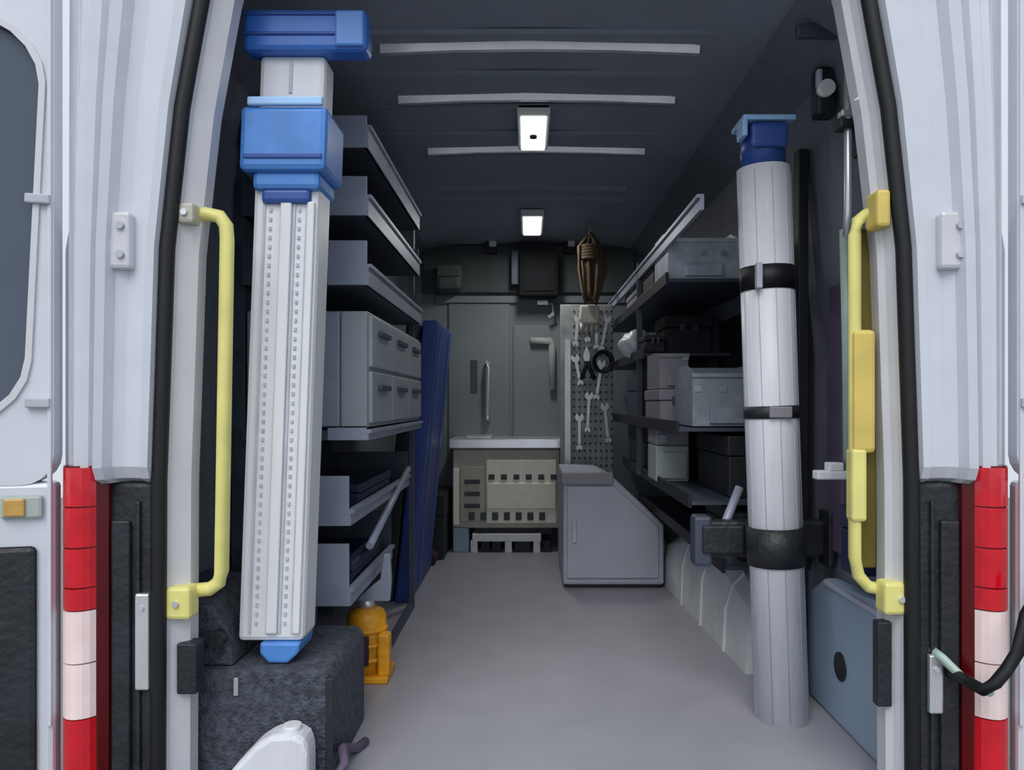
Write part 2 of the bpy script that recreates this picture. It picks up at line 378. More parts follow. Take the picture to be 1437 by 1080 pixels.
# ================================================================ OPEN REAR DOORS (hinged at the outer corners)
def door(side, nm, ang):
    hx = mx(side, -0.984)
    root = bpy.data.objects.new('door_' + nm, None); COL.objects.link(root)
    root.location = (hx, 1.555, 0); root['kind'] = 'structure'
    sg = -1 if side < 0 else 1
    R = Matrix.Translation((hx, 1.555, 0)) @ Matrix.Rotation(sg*math.radians(-ang) if side > 0 else math.radians(ang), 4, 'Z')
    def fin(bm): bmesh.ops.transform(bm, matrix=R, verts=list(bm.verts)); return bm
    W = 0.80
    x0, x1 = (-W, 0.0) if side < 0 else (0.0, W)
    def fx(a, b): return (sg*b, sg*a) if sg < 0 else (a, b)          # distances from the hinge to x-range
    n = 5
    ix0, ix1 = fx(0.022, 0.66)
    def skew(p, e=0.0):                                              # the window widens towards its top
        return [(x + sg*max(0.0, 0.032*(1.45-z)/0.62)*(1 if abs(x) < 0.3 else 0), z) for x, z in p]
    inner = skew(rrect(ix0, ix1, 0.83, 1.66, 0.13, n))
    outer = rrect(x0, x1, 0.70, 1.84, 0.06, n)
    bm = B(); framed(bm, outer, inner, 0.0, 0.05); o = obj('window_frame', fin(bm), M['paint'], root)
    bm = B()
    framed(bm, skew(rrect(ix0-0.008, ix1+0.008, 0.822, 1.668, 0.135, n)), skew(rrect(ix0+0.004, ix1-0.004, 0.834, 1.656, 0.128, n)), -0.006, 0.0)
    obj('window_rim', fin(bm), M['jamb'], root)
    bm = B(); prism(bm, skew(rrect(ix0-0.005, ix1+0.005, 0.825, 1.665, 0.13, n)), 'y', 0.012, 0.02); obj('window_pane', fin(bm), M['glass'], root, 'dark tinted window pane')
    bm = B(); box(bm, x0, x1, 0.0, 0.05, -0.22, 0.705, bev=0.01); lo = obj('lower_panel', fin(bm), M['paint'], root)
    a, b = fx(0.030, 0.74)
    bm = B(); box(bm, a, b, -0.014, 0.003, -0.2, 0.575, bev=0.01); cl = obj('lower_trim', fin(bm), M['plastic'], root, 'black plastic lower trim')
    a, b = fx(0.018, 0.095)
    bm = B(); box(bm, a, b, -0.012, 0.002, 0.632, 0.680, bev=0.006); rf = obj('reflector', fin(bm), M['bin_g'], root)
    bm = B(); box(bm, a+0.008, b-0.03, -0.018, -0.010, 0.638, 0.674, bev=0.003); obj('reflector_lens', fin(bm), M['amber'], rf)
    for k, (q, d) in enumerate(((0.003, 0.006),)):
        bm = B(); a, b = fx(q, q+0.008); box(bm, a, b, -d, 0.004, 0.2, 1.78, bev=0.002); obj('pressed_ridge', fin(bm), M['paint'], root)
    for z in (1.29, 0.87):                                            # window clips
        a, b = fx(0.004, 0.050); bm = B(); box(bm, a, b, -0.014, 0.0, z-0.01, z+0.01, bev=0.003); obj('window_clip', fin(bm), M['groove'], root)
    return root
door(-1, '1', 14)
door(1, '2', 14)
# door check strap at the right
t = empty('check_strap', 'curved black rubber strap across the right tail light', 'strap', (0.99, 1.49, 0.3))
X, Z = P(1437, 880, 1.46); a = P(1412, 940, 1.47); b = P(1380, 968, 1.48)
tb('strap', M['rubber'], t, [(X+0.08, 1.50, Z+0.10), (X+0.01, 1.47, Z+0.02), (P(1428, 915, 1.47)[0], 1.47, P(1428, 915, 1.47)[1]), (a[0], 1.47, a[1]), (P(1397, 958, 1.47)[0], 1.47, P(1397, 958, 1.47)[1]), (b[0], 1.48, b[1]), (b[0]-0.005, 1.60, b[1]-0.003)], 0.012)
a = P(1325, 925, 1.57); b = P(1352, 952, 1.56); c = P(1382, 966, 1.52)
tb('stay_rod', M['green'], t, [(a[0]-0.008, 1.605, a[1]+0.01), (a[0], 1.575, a[1]), (b[0], 1.56, b[1]), (c[0], 1.50, c[1])], 0.0095)

# ================================================================ YELLOW GRAB HANDLES
def grab_handle(side):
    if side < 0:
        t = empty('grab_handle', 'yellow bent tube grab handle at the jamb beside the broad white column', 'handle', (-0.69, 1.65, 0.85), 'yellow grab handles')
        p = [(-0.735, 1.645, 1.275), (-0.705, 1.645, 1.285), (-0.678, 1.65, 1.28), (-0.664, 1.65, 1.26), (-0.662, 1.65, 1.23), (-0.674, 1.65, 0.50), (-0.680, 1.65, 0.475), (-0.70, 1.65, 0.460), (-0.76, 1.645, 0.455)]
        tb('bar', M['yellow'], t, p, 0.0155, seg=14)
        bx('mounting_foot', M['yellow'], t, -0.782, -0.722, 1.600, 1.65, 0.405, 0.475, bev=0.008)
        bx('mounting_foot', M['cream_d'], t, -0.752, -0.715, 1.600, 1.65, 1.255, 1.30, bev=0.008, label='cream upper mounting foot')
    else:
        t = empty('grab_handle', 'yellow grab handle with a wide ochre pad at the jamb beside the strapped tube', 'handle', (0.73, 1.65, 0.85), 'yellow grab handles')
        p = [(0.768, 1.61, 1.293), (0.760, 1.63, 1.288), (0.745, 1.65, 1.283), (0.728, 1.65, 1.27), (0.722, 1.65, 1.24), (0.722, 1.65, 0.53), (0.730, 1.65, 0.49), (0.752, 1.65, 0.465), (0.82, 1.645, 0.452)]
        tb('bar', M['yellow'], t, p, 0.0135, seg=14)
        bx('pad', M['gold'], t, 0.712, 0.762, 1.632, 1.668, 0.76, 1.03, bev=0.01, label='wide ochre grip pad')
        bx('pad', M['yellow'], t, 0.708, 0.742, 1.63, 1.668, 0.61, 0.77, bev=0.008, label='lower yellow grip pad')
        bx('backing_plate', M['olive'], t, 0.745, 0.782, 1.675, 1.69, 0.50, 1.26, bev=0.004, label='dull olive plate behind the bar')
        bx('mounting_foot', M['yellow'], t, 0.765, 0.836, 1.600, 1.65, 0.415, 0.485, bev=0.008)
        bx('mounting_foot', M['gold'], t, 0.744, 0.774, 1.590, 1.65, 1.245, 1.325, bev=0.008)
    for o in [c for c in t.children if c.name.startswith('mounting_foot')]:
        bb = [Vector(v) for v in o.bound_box]; c = sum(bb, Vector())/8
        bm = B(); tube(bm, [(c.x, 1.594, c.z), (c.x, 1.602, c.z)], 0.007, seg=8); obj('screw', bm, M['rib'], o)
grab_handle(-1); grab_handle(1)

# ================================================================ LEFT: carpeted box, tall white column
t = empty('carpeted_wheel_box', 'dark speckled carpet covered wheel box the tall white column stands on', 'box', (-0.64, 1.88, 0))
bm = B(); prism(bm, [(-0.868, 0.0), (-0.448, 0.0), (-0.448, 0.235), (-0.462, 0.258), (-0.868, 0.262)], 'y', 1.705, 2.06, bev=0.006); obj('box_shell', bm, M['carpet'], t)
bm = B(); prism(bm, [(-0.868, 0.262), (-0.68, 0.262), (-0.70, 0.35), (-0.74, 0.40), (-0.868, 0.42)], 'y', 1.73, 2.05, bev=0.006); obj('raised_side', bm, M['carpet'], t)
bx('stitched_edge', M['plastic'], t, -0.458, -0.44, 1.695, 1.715, 0.0, 0.245, bev=0.003)
bx('tag', M['steel'], t, -0.667, -0.657, 1.698, 1.705, 0.205, 0.245, bev=0.001, label='small white tag')
tb('handle_hole_ring', M['plastic'], t, [(-0.71, 1.70, 0.33), (-0.71, 1.725, 0.33)], 0.02)

col = empty('lifting_column', 'broad tall white ribbed column with blue collar, blue head and blue foot', 'column', (-0.60, 1.80, 0.26))
def lean(z): return -0.6035 + (z-0.3)*0.036
def colbox(nm, m, xa, xb, ya, yb, z0, z1, bev=0.0, parent=None, label=None):
    bm = B(); box(bm, xa, xb, ya, yb, z0, z1, bev=bev)
    for v in bm.verts: v.co.x += lean(v.co.z)
    return obj(nm, bm, m, parent or col, label)
main = colbox('shaft', M['white'], -0.0775, 0.0775, 1.755, 1.86, 0.31, 1.42, bev=0.012)
up = colbox('shaft', M['white'], -0.078, 0.078, 1.765, 1.85, 1.415, 1.69, bev=0.012)
for dx in (-0.052, -0.012, 0.018, 0.048):
    colbox('groove', M['groove'], dx, dx+0.006, 1.7515, 1.757, 0.33, 1.34, parent=main)
colbox('front_rib', M['white'], -0.01, 0.016, 1.745, 1.757, 0.33, 1.34, bev=0.004, parent=main)
colbox('front_rib', M['white'], 0.052, 0.070, 1.745, 1.757, 0.33, 1.34, bev=0.004, parent=main)
bm = B()
for k in range(46):
    for dx in (-0.034, 0.033):
        box(bm, dx-0.003, dx+0.003, 1.7515, 1.756, 0.35+k*0.0215, 0.358+k*0.0215)
for v in bm.verts: v.co.x += lean(v.co.z)
sl = obj('slot_row', bm, M['groove'], main); sl['kind'] = 'stuff'
colbox('groove', M['groove'], -0.006, 0.002, 1.762, 1.767, 1.60, 1.68, parent=up)
colbox('collar', M['blue'], -0.103, 0.098, 1.72, 1.89, 1.405, 1.555, bev=0.014)
colbox('collar_step', M['blue'], -0.075, 0.082, 1.735, 1.88, 1.365, 1.41, bev=0.012)
colbox('collar_neck', M['dblue'], -0.055, 0.06, 1.74, 1.87, 1.335, 1.37, bev=0.01)
colbox('collar_band', M['lblue'], -0.085, 0.088, 1.714, 1.73, 1.553, 1.573, bev=0.004, label='bright pale blue band')
colbox('collar_band', M['dblue'], -0.09, 0.09, 1.716, 1.73, 1.432, 1.443, bev=0.002)
bm = B(); box(bm, -0.662, -0.372, 1.735, 1.80, 1.688, 1.785, bev=0.012); head = obj('head', bm, M['blue2'], col, 'wide blue head block')
bx('head_cap', M['blue'], head, -0.445, -0.378, 1.727, 1.738, 1.695, 1.778, bev=0.005)
bx('head_rail', M['dblue'], head, -0.66, -0.38, 1.730, 1.738, 1.722, 1.730, bev=0.003)
bx('head_rail', M['dblue'], head, -0.66, -0.38, 1.730, 1.738, 1.768, 1.776, bev=0.003)
bm = B(); t0 = [( -0.05, 0.31), (0.045, 0.31), (0.040, 0.285), (0.015, 0.262), (-0.03, 0.262), (-0.05, 0.285)]
prism(bm, [(x-0.575, z) for x, z in t0], 'y', 1.745, 1.86, bev=0.006); obj('foot', bm, M['blue'], col, 'blue tapered foot')

# white canister at the lower left
t = empty('canister', 'rounded white plastic canister cut by the bottom edge, before the carpeted box', 'canister', (-0.58, 1.64, 0.0))
bm = B(); X0, Z0 = P(318, 1090, 1.62); 
outl = [(-0.665, 0.001), (-0.475, 0.001), (-0.475, 0.11), (-0.483, 0.14), (-0.505, 0.152), (-0.555, 0.150), (-0.59, 0.128), (-0.645, 0.070), (-0.665, 0.04)]
prism(bm, outl, 'y', 1.618, 1.69, bev=0.012); obj('body', bm, M['white_tube'], t)
bm = B(); tube(bm, [(-0.52, 1.655, 0.148), (-0.52, 1.655, 0.160)], 0.02); obj('cap', bm, M['white'], t)
t = tag(tb('cable', M['purple'], None, [(-0.455, 1.64, 0.012), (-0.43, 1.66, 0.03), (-0.41, 1.68, 0.06), (-0.425, 1.72, 0.075), (-0.436, 1.78, 0.05), (-0.425, 1.86, 0.012), (-0.41, 1.90, 0.012)], 0.011), 'mauve grey loop of cable by the foot of the carpeted box', 'cable')

# ================================================================ LEFT RACK
rack = empty('shelf_rack', 'grey steel shelf rack of deep trays along the left wall behind the white column', 'rack', (-0.65, 2.6, 0))
RX0, RX1, RY0 = -0.80, -0.45, 2.10
def tray(z0, z1, y1, ext=0.0, liph=None, mtl='tray', x0=RX0, RX1=-0.45):
    bm = B(); h = z1-z0
    # base
    box(bm, x0, RX1, RY0, y1, z0, z0+0.008)
    base = obj('tray', bm, M['tray_d'], rack)
    bx('end_plate', M[mtl], base, RX1-0.11, RX1, RY0-0.006, RY0+0.004, z0, z1, bev=0.002)
    bm = B(); lh = liph or h*0.75
    prism(bm, [(RX1-0.006, z0), (RX1+0.004, z0), (RX1+0.004, z0+lh), (RX1+0.012, z0+lh), (RX1+0.012, z0+lh+0.01), (RX1-0.006, z0+lh+0.01)], 'y', RY0, y1)
    obj('front_lip', bm, M[mtl], base)
    bx('back_lip', M['tray_d'], base, x0, x0+0.008, RY0, y1, z0, z1)
    bx('end_plate', M['tray_d'], base, x0, RX1-0.11, RY0-0.004, RY0+0.004, z0, z0+h*0.8)
    bx('end_plate', M['tray_d'], base, x0, RX1, y1-0.006, y1, z0, z1)
    return base
tray(1.585, 1.675, 3.10, liph=0.055)
tray(1.395, 1.505, 3.10, liph=0.05)
tray(1.20, 1.325, 3.15, liph=0.05)
tray(0.765, 0.80, 3.15, liph=0.02)
tray(0.525, 0.665, 3.15, liph=0.035, RX1=-0.50)
tray(0.30, 0.475, 2.75, liph=0.04, RX1=-0.50)
for y in (2.14, 2.62, 3.08):
    bx('upright', M['tray_d'], rack, -0.838, -0.80, y-0.018, y+0.018, 0.0, 1.78)
bx('upright', M['tray_d'], rack, RX1-0.05, RX1-0.03, 3.16, 3.19, 0.0, 1.72)
bx('brace', M['tray_d'], rack, RX0-0.01, RX1-0.03, 3.16, 3.18, 1.2, 1.23)
bx('floor_rail', M['tray_d'], rack, RX1-0.05, RX1-0.03, 2.55, 3.17, 0.0, 0.03)
bx('upright', M['tray_d'], rack, -0.64, -0.61, 2.14, 2.17, 0.0, 0.30)
# diagonal support strips of the lower trays
tb('diagonal_strut', M['tray'], rack, [(-0.485, 2.30, 0.43), (-0.485, 3.05, 0.60)], 0.012, label='pale diagonal strut')
# drawer block
dr = empty('drawer_block', 'grey green block of drawers in the left shelf rack below the third tray', 'drawers', (-0.62, 2.6, 0.80))
bx('carcass', M['drawer'], dr, -0.795, -0.452, 2.12, 3.12, 0.80, 1.13, bev=0.004)
bx('end_panel', M['tray'], dr, -0.63, -0.53, 2.108, 2.122, 0.803, 1.127, bev=0.003)
bx('end_panel', M['drawer'], dr, -0.525, -0.453, 2.108, 2.122, 0.803, 1.127, bev=0.003)
for i in range(3):
    for j in range(2):
        y0 = 2.135 + i*0.33; z0 = 0.812 + j*0.16
        d = bx('drawer', M['drawer'], dr, -0.458, -0.442, y0, y0+0.318, z0, z0+0.148, bev=0.004)
        bx('drawer_handle', M['tray_d'], d, -0.444, -0.430, y0+0.08, y0+0.24, z0+0.095, z0+0.112, bev=0.003)
# items in trays
def case(nm, lab, cat, grp, x0, x1, y0, y1, z0, z1, m, lid='tray_d'):
    t = empty(nm, lab, cat, ((x0+x1)/2, (y0+y1)/2, z0), grp)
    zs = z0 + (z1-z0)*0.68
    bx('body', m, t, x0, x1, y0, y1, z0, zs-0.002, bev=0.005)
    bx('lid', m, t, x0-0.004, x1+0.004, y0-0.004, y1+0.004, zs, z1, bev=0.005)
    bx('latch', M[lid], t, x0+0.3*(x1-x0), x0+0.42*(x1-x0), y0-0.012, y0-0.002, zs-0.015, zs+0.015, bev=0.002)
    bx('latch', M[lid], t, x0+0.58*(x1-x0), x0+0.70*(x1-x0), y0-0.012, y0-0.002, zs-0.015, zs+0.015, bev=0.002)
    return t
case('tool_case', 'dark case low in the top tray of the left rack', 'case', None, -0.76, -0.50, 2.25, 2.60, 1.593, 1.66, M['black'])
case('tool_case', 'dark case in the second tray of the left rack', 'case', None, -0.76, -0.49, 2.40, 2.75, 1.403, 1.48, M['black'])
case('tool_case', 'dark case in the third tray of the left rack, above the drawers', 'case', None, -0.78, -0.48, 2.30, 2.70, 1.208, 1.28, M['black'])
case('tool_case', 'navy case in the tray below the drawer block', 'case', None, -0.77, -0.515, 2.3, 2.8, 0.535, 0.62, M['ink'])
case('tool_case', 'navy case in the lowest tray of the left rack', 'case', None, -0.77, -0.515, 2.2, 2.6, 0.310, 0.40, M['ink'])
# brown stuff behind the collar: a rolled canvas on the second tray level near the wall
t = empty('canvas_roll', 'dark brown canvas roll lying behind the blue collar of the white column', 'roll', (-0.70, 2.08, 1.505))
tb('roll', M['maroon'], t, [(-0.79, 2.16, 1.452), (-0.70, 2.16, 1.450), (-0.50, 2.16, 1.448)], 0.04, seg=14)
tb('tie', M['groove'], t, [(-0.66, 2.16, 1.449), (-0.645, 2.16, 1.449)], 0.043, seg=14)

# blue leaning board
bd = empty('blue_board', 'tall blue padded board standing between the left rack and the bulkhead', 'board', (-0.5, 3.6, 0.44))
bm = B(); prism(bm, [(3.25, 0.0), (3.95, 0.0), (3.95, 1.24), (3.35, 1.24)], 'x', -0.54, -0.470, bev=0.01)
for v in bm.verts: v.co.x += v.co.z*0.09 - 0.04
b_ = obj('panel', bm, M['navy'], bd)
for y in (3.45, 3.8):
    bm = B(); box(bm, -0.472, -0.464, y, y+0.03, 0.05, 1.2)
    for v in bm.verts: v.co.x += v.co.z*0.09 - 0.04
    obj('seam_strip', bm, M['dblue'], bd)
bm = B(); box(bm, -0.60, -0.545, 3.27, 3.42, 0.0, 1.22, bev=0.01)
for v in bm.verts: v.co.x += v.co.z*0.09 - 0.04
obj('edge_pad', bm, M['black'], bd)
case('storage_crate', 'black lidded crate on the floor beside the cream power unit', 'crate', None, -0.70, -0.462, 4.14, 4.60, 0.0, 0.36, M['black'])
bm = B(); prism(bm, [(-0.70, 0.0), (-0.50, 0.0), (-0.485, 0.045), (-0.52, 0.075), (-0.66, 0.085), (-0.71, 0.05)], 'y', 3.99, 4.125, bev=0.012)
tag(obj('folded_bag', bm, M['maroon'], None), 'dark maroon folded bag on the floor before the black crate', 'bag')

# yellow jack
jk = empty('bottle_jack', 'yellow bottle jack on the floor below the left rack', 'jack', (-0.52, 2.35, 0))
cx, cy = -0.512, 2.385
bm = B(); tube(bm, [(cx, cy, 0.02), (cx, cy, 0.19), (cx, cy, 0.21), (cx, cy, 0.22)], 0, seg=20, rads=[0.062, 0.062, 0.055, 0.03]); obj('cylinder', bm, M['orange'], jk)
bx('base', M['orange'], jk, cx-0.08, cx+0.08, cy-0.075, cy+0.075, 0.0, 0.022, bev=0.006)
bm = B()
for k in range(3): tube(bm, [(cx, cy, 0.06+k*0.045), (cx, cy, 0.072+k*0.045)], 0.067, seg=20)
obj('band', bm, M['orange'], jk)
bx('slot_plate', M['maroon'], jk, cx+0.004, cx+0.02, cy-0.072, cy-0.05, 0.055, 0.145, bev=0.002, label='dark brown slot')
bx('side_pump', M['orange'], jk, cx+0.045, cx+0.083, cy-0.06, cy-0.015, 0.02, 0.15, bev=0.008)
tb('piston', M['steel'], jk, [(cx+0.0, cy, 0.215), (cx+0.0, cy, 0.245)], 0.026, seg=14)
bm = B(); prism(bm, [(cx-0.035, 0.24), (cx+0.075, 0.24), (cx+0.080, 0.31), (cx+0.075, 0.39), (cx+0.055, 0.39), (cx+0.045, 0.31), (cx-0.0, 0.275)], 'y', cy-0.012, cy+0.012, bev=0.004); obj('saddle_bracket', bm, M['tray'], jk, 'pale steel angled bracket')
# green-blue mat patch
t = tag(bx('floor_mat', M['green'], None, -0.60, -0.40, 3.30, 3.50, 0.0, 0.006), 'thin pale green mat on the floor near the blue board', 'mat') if False else None

# ================================================================ BACK: cream unit
cu = empty('power_unit', 'cream ventilated power unit on a white base frame before the bulkhead', 'power unit', (-0.12, 4.55, 0))
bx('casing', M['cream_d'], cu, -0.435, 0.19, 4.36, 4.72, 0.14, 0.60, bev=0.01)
bx('worktop', M['rib'], cu, -0.455, 0.225, 4.33, 4.74, 0.605, 0.66, bev=0.006, label='grey metal worktop')
bx('front_panel', M['cream'], cu, -0.24, 0.17, 4.345, 4.362, 0.17, 0.54, bev=0.006)
bx('centre_panel', M['cream'], cu, -0.235, 0.165, 4.335, 4.348, 0.255, 0.405, bev=0.005)
bx('side_post', M['cream'], cu, -0.432, -0.398, 4.345, 4.362, 0.16, 0.49, bev=0.005)
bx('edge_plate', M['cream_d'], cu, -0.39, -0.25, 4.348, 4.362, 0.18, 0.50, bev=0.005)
for k in range(6):
    bx('vent_hole', M['bulk_d'], cu, -0.225+k*0.072, -0.19+k*0.072, 4.334, 4.35, 0.425, 0.455, bev=0.003)
for k in range(7):
    bx('vent_slot', M['bulk_d'], cu, -0.34+k*0.068, -0.305+k*0.068, 4.334, 4.352, 0.19, 0.235, bev=0.003)
for k in range(3):
    bx('vent_slot', M['bulk_d'], cu, -0.365, -0.275, 4.338, 4.352, 0.26+k*0.07, 0.285+k*0.07, bev=0.003)
bx('base_frame', M['white'], cu, -0.32, 0.08, 4.34, 4.70, 0.065, 0.11, bev=0.005, label='white base frame')
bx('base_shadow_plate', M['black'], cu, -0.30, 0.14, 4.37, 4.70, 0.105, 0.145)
for x in (-0.31, -0.11, 0.055):
    bx('foot', M['white'], cu, x-0.02, x+0.02, 4.345, 4.40, 0.0, 0.07, bev=0.003)
for x in (-0.24, -0.175, -0.045, 0.0, 0.12):
    bx('rubber_pad', M['black'], cu, x-0.03, x+0.02, 4.36, 4.42, 0.0, 0.068, bev=0.003)
bx('side_foot', M['bluegrey'], cu, -0.432, -0.34, 4.35, 4.42, 0.0, 0.14, bev=0.006)
t = tag(bx('cloth', M['steel'], None, -0.36, -0.20, 4.34, 4.52, 0.66, 0.68, bev=0.006), 'small folded white cloth on the left of the power unit top', 'cloth')

# pegboard with tools
pg = empty('pegboard', 'grey perforated tool board hanging beside the brown rope, above the grey cabinet', 'tool board', (0.33, 4.2, 0.5))
bx('board', M['peg'], pg, 0.185, 0.48, 4.19, 4.21, 0.48, 1.42, bev=0.004)
bx('left_rail', M['steel'], pg, 0.205, 0.245, 4.17, 4.19, 0.50, 1.22, bev=0.004)
bx('leg', M['tray_d'], pg, 0.21, 0.24, 4.20, 4.24, 0.0, 0.5); bx('leg', M['tray_d'], pg, 0.44, 0.47, 4.20, 4.24, 0.0, 0.5)
bm = B()
for i in range(8):
    for j in range(22):
        x, z = 0.262+i*0.03, 0.52+j*0.041
        box(bm, x-0.006, x+0.006, 4.186, 4.191, z-0.006, z+0.006)
hh = obj('peg_holes', bm, M['bulk_d'], pg); hh['kind'] = 'stuff'
def spanner(x, z, L, y=4.165, ang=0.0):
    bm = B(); w2 = 0.008
    prism(bm, [(-w2, 0.02), (w2, 0.02), (w2, L-0.03), (-w2, L-0.03)], 'y', y, y+0.008)
    for zz, r in ((0.0, 0.017), (L-0.01, 0.024)):
        pts = arc(0, zz, r, 0.35*PI if zz else -0.65*PI + 2*PI*0, (2.65*PI if zz else 1.35*PI - 0) , 10)
        n = 10; c = [(r*math.cos(0.5*PI+0.5+(2*PI-1.0)*k/n), zz + r*math.sin(0.5*PI+0.5+(2*PI-1.0)*k/n)) for k in range(n+1)] + [(0, zz)]
        if not zz: c = [(a, -b) for a, b in c][::-1]
        prism(bm, c, 'y', y-0.001, y+0.009)
    bmesh.ops.rotate(bm, cent=(0, y, L/2), matrix=Matrix.Rotation(ang, 3, 'Y'), verts=list(bm.verts))
    bmesh.ops.translate(bm, vec=(x, 0, z), verts=list(bm.verts))
    return bm
tools = [(0.275, 1.20, 0.15, 0.1, 'top left'), (0.325, 1.22, 0.14, -0.15, 'top centre'), (0.385, 1.18, 0.17, 0.0, 'top right'), (0.43, 1.17, 0.18, 0.2, 'top end'),
         (0.28, 0.98, 0.15, -0.2, 'middle left'), (0.40, 0.90, 0.2, 0.15, 'middle right'), (0.34, 0.72, 0.2, 0.05, 'lower centre'), (0.44, 0.66, 0.2, -0.1, 'lower end'), (0.29, 0.62, 0.18, 0.0, 'lowest left')]
for x, z, L, a, wd in tools:
    o = obj('spanner', spanner(x, z, L, ang=a), M['steel'], None)
    tag(o, 'steel spanner hanging at the %s of the grey tool board' % wd, 'spanner', 'spanners on the tool board')
t = empty('pliers', 'open dark handled pliers hanging in the middle of the tool board', 'pliers', (0.33, 4.16, 1.05))
bm = B(); tube(bm, [(0.30, 4.168, 1.0), (0.325, 4.168, 1.07), (0.33, 4.168, 1.12)], 0.012, seg=8); obj('handle', bm, M['black'], t)
bm = B(); tube(bm, [(0.375, 4.168, 1.0), (0.345, 4.168, 1.07), (0.33, 4.168, 1.12)], 0.012, seg=8); obj('handle', bm, M['black'], t)
bm = B(); prism(bm, [(0.315, 1.10), (0.345, 1.10), (0.352, 1.13), (0.335, 1.18), (0.325, 1.18), (0.308, 1.13)], 'y', 4.155, 4.175, bev=0.003); obj('jaws', bm, M['steel'], t)
t = empty('cable_coil', 'black cable coil hung low on the grey tool board', 'cable', (0.33, 4.15, 0.75))
bm = B()
for k in range(3):
    tube(bm, [(0.42+(0.045+k*0.006)*math.cos(a*PI/8), 4.17-k*0.012, 1.10+(0.05+k*0.005)*math.sin(a*PI/8)) for a in range(17)], 0.007, seg=6)
obj('loops', bm, M['rubber'], t)
# brown rope hank + beige cloth
rp = empty('rope_hank', 'long brown hank of rope hanging from the ceiling near the bulkhead', 'rope', (0.35, 4.1, 1.85))
bm = B()
for k in range(9):
    x0 = 0.285 + k*0.017; ph = random.uniform(-0.01, 0.01); y = 4.08 + (k % 3)*0.022
    tube(bm, [(0.345, 4.10, 1.80), (x0+ph, y, 1.72), (x0+0.012*math.sin(k), y, 1.60), (x0*0.7+0.345*0.3, y, 1.48), (0.345+(x0-0.345)*0.4, y, 1.41+0.01*(k % 4))], 0.0105, seg=7)
obj('strands', bm, M['brown'], rp)
bm = B()
for k in range(5): tube(bm, [(0.345+0.05*math.cos(a*PI/6), 4.10+0.045*math.sin(a*PI/6), 1.66+k*0.016) for a in range(13)], 0.01, seg=6)
obj('binding', bm, M['brown'], rp)
tb('hook', M['steel'], rp, [(0.345, 4.10, 1.862), (0.345, 4.10, 1.81), (0.335, 4.09, 1.79)], 0.008)
t = empty('work_glove', 'beige work glove hanging below the brown rope', 'glove', (0.34, 4.13, 1.35))
bm = B(); prism(bm, [(0.29, 1.405), (0.395, 1.405), (0.40, 1.33), (0.385, 1.30), (0.30, 1.30), (0.285, 1.33)], 'y', 4.10, 4.14, bev=0.01); obj('palm', bm, M['beige'], t)
for k, L in enumerate((0.055, 0.075, 0.07, 0.05)):
    tb('finger', M['beige'], t, [(0.302+k*0.026, 4.12, 1.31), (0.300+k*0.027, 4.118, 1.28), (0.299+k*0.028, 4.117, 1.31-L)], 0, rads=[0.013, 0.012, 0.006], seg=8)
tb('thumb', M['beige'], t, [(0.392, 4.12, 1.36), (0.412, 4.118, 1.335), (0.415, 4.117, 1.31)], 0, rads=[0.013, 0.012, 0.006], seg=8)

# ================================================================ RIGHT: grey cabinet, wheel arch, rack
gc = empty('floor_cabinet', 'pale grey floor cabinet with a slanted corner, on the right before the tool board', 'cabinet', (0.4, 3.6, 0))
bm = B(); prism(bm, [(0.167, 0.018), (0.640, 0.018), (0.640, 0.30), (0.42, 0.505), (0.36, 0.535), (0.167, 0.54)], 'y', 3.50, 4.05, bev=0.012); obj('carcass', bm, M['cab'], gc)
bm = B(); prism(bm, [(0.185, 0.05), (0.615, 0.05), (0.615, 0.29), (0.41, 0.480), (0.185, 0.48)], 'y', 3.488, 3.502, bev=0.006); obj('door', bm, M['cab'], gc)
bx('corner_strip', M['bin_p'], gc, 0.16, 0.40, 3.48, 3.505, 0.49, 0.545, bev=0.005)
bx('plinth', M['black'], gc, 0.18, 0.63, 3.52, 4.04, 0.0, 0.02)
bx('door_handle', M['groove'], gc, 0.21, 0.228, 3.474, 3.49, 0.22, 0.34, bev=0.003)

wa = empty('wheel_arch_cover', 'pale grey rounded wheel arch cover along the right floor edge', 'wheel arch', (0.78, 3.0, 0))
n = 14; bm = B(); secs = []
for k in range(n+1):
    y = 2.40 + 1.25*k/n; h = 0.12 + 0.20*math.sin(PI*(0.14+0.72*k/n)); w_ = 0.185
    xi = 0.70 - 0.05*k/n
    secs.append([(WR-0.002, y, 0.0), (xi, y, 0.0), (xi+0.006, y, h*0.55), (xi+0.03, y, h*0.85), (xi+0.07, y, h), (WR-0.002, y, h+0.02)])
loft(bm, secs); obj('shell', bm, M['arch'], wa, smooth=False)
for y in (2.62, 2.92, 3.22):
    bm = B(); k = (y-2.40)/1.25; h = 0.12 + 0.20*math.sin(PI*(0.14+0.72*k)); xi = 0.70 - 0.05*k
    prism(bm, [(xi-0.008, 0.0), (xi+0.004, 0.0), (xi+0.010, h*0.55), (xi+0.034, h*0.85), (xi+0.07, h), (xi+0.068, h+0.01), (xi+0.028, h*0.87+0.004), (xi-0.002, h*0.56)], 'y', y, y+0.02); obj('pressed_rib', bm, M['arch'], wa)
rr = empty('shelf_rack', 'dark steel shelf rack along the right wall behind the strapped white tube', 'rack', (0.7, 3.3, 0.3))
X1 = 0.50
for y in (2.62, 3.38, 4.55):
    if y > 3: bx('upright', M['tray_d'], rr, X1-0.005, X1+0.02, y-0.012, y+0.012, 0.545 if y < 4 else 0.0, 1.50, bev=0.003)
    bx('upright', M['tray_d'], rr, 0.83, 0.865, y-0.015, y+0.015, 0.36, 1.50)
bm = B()
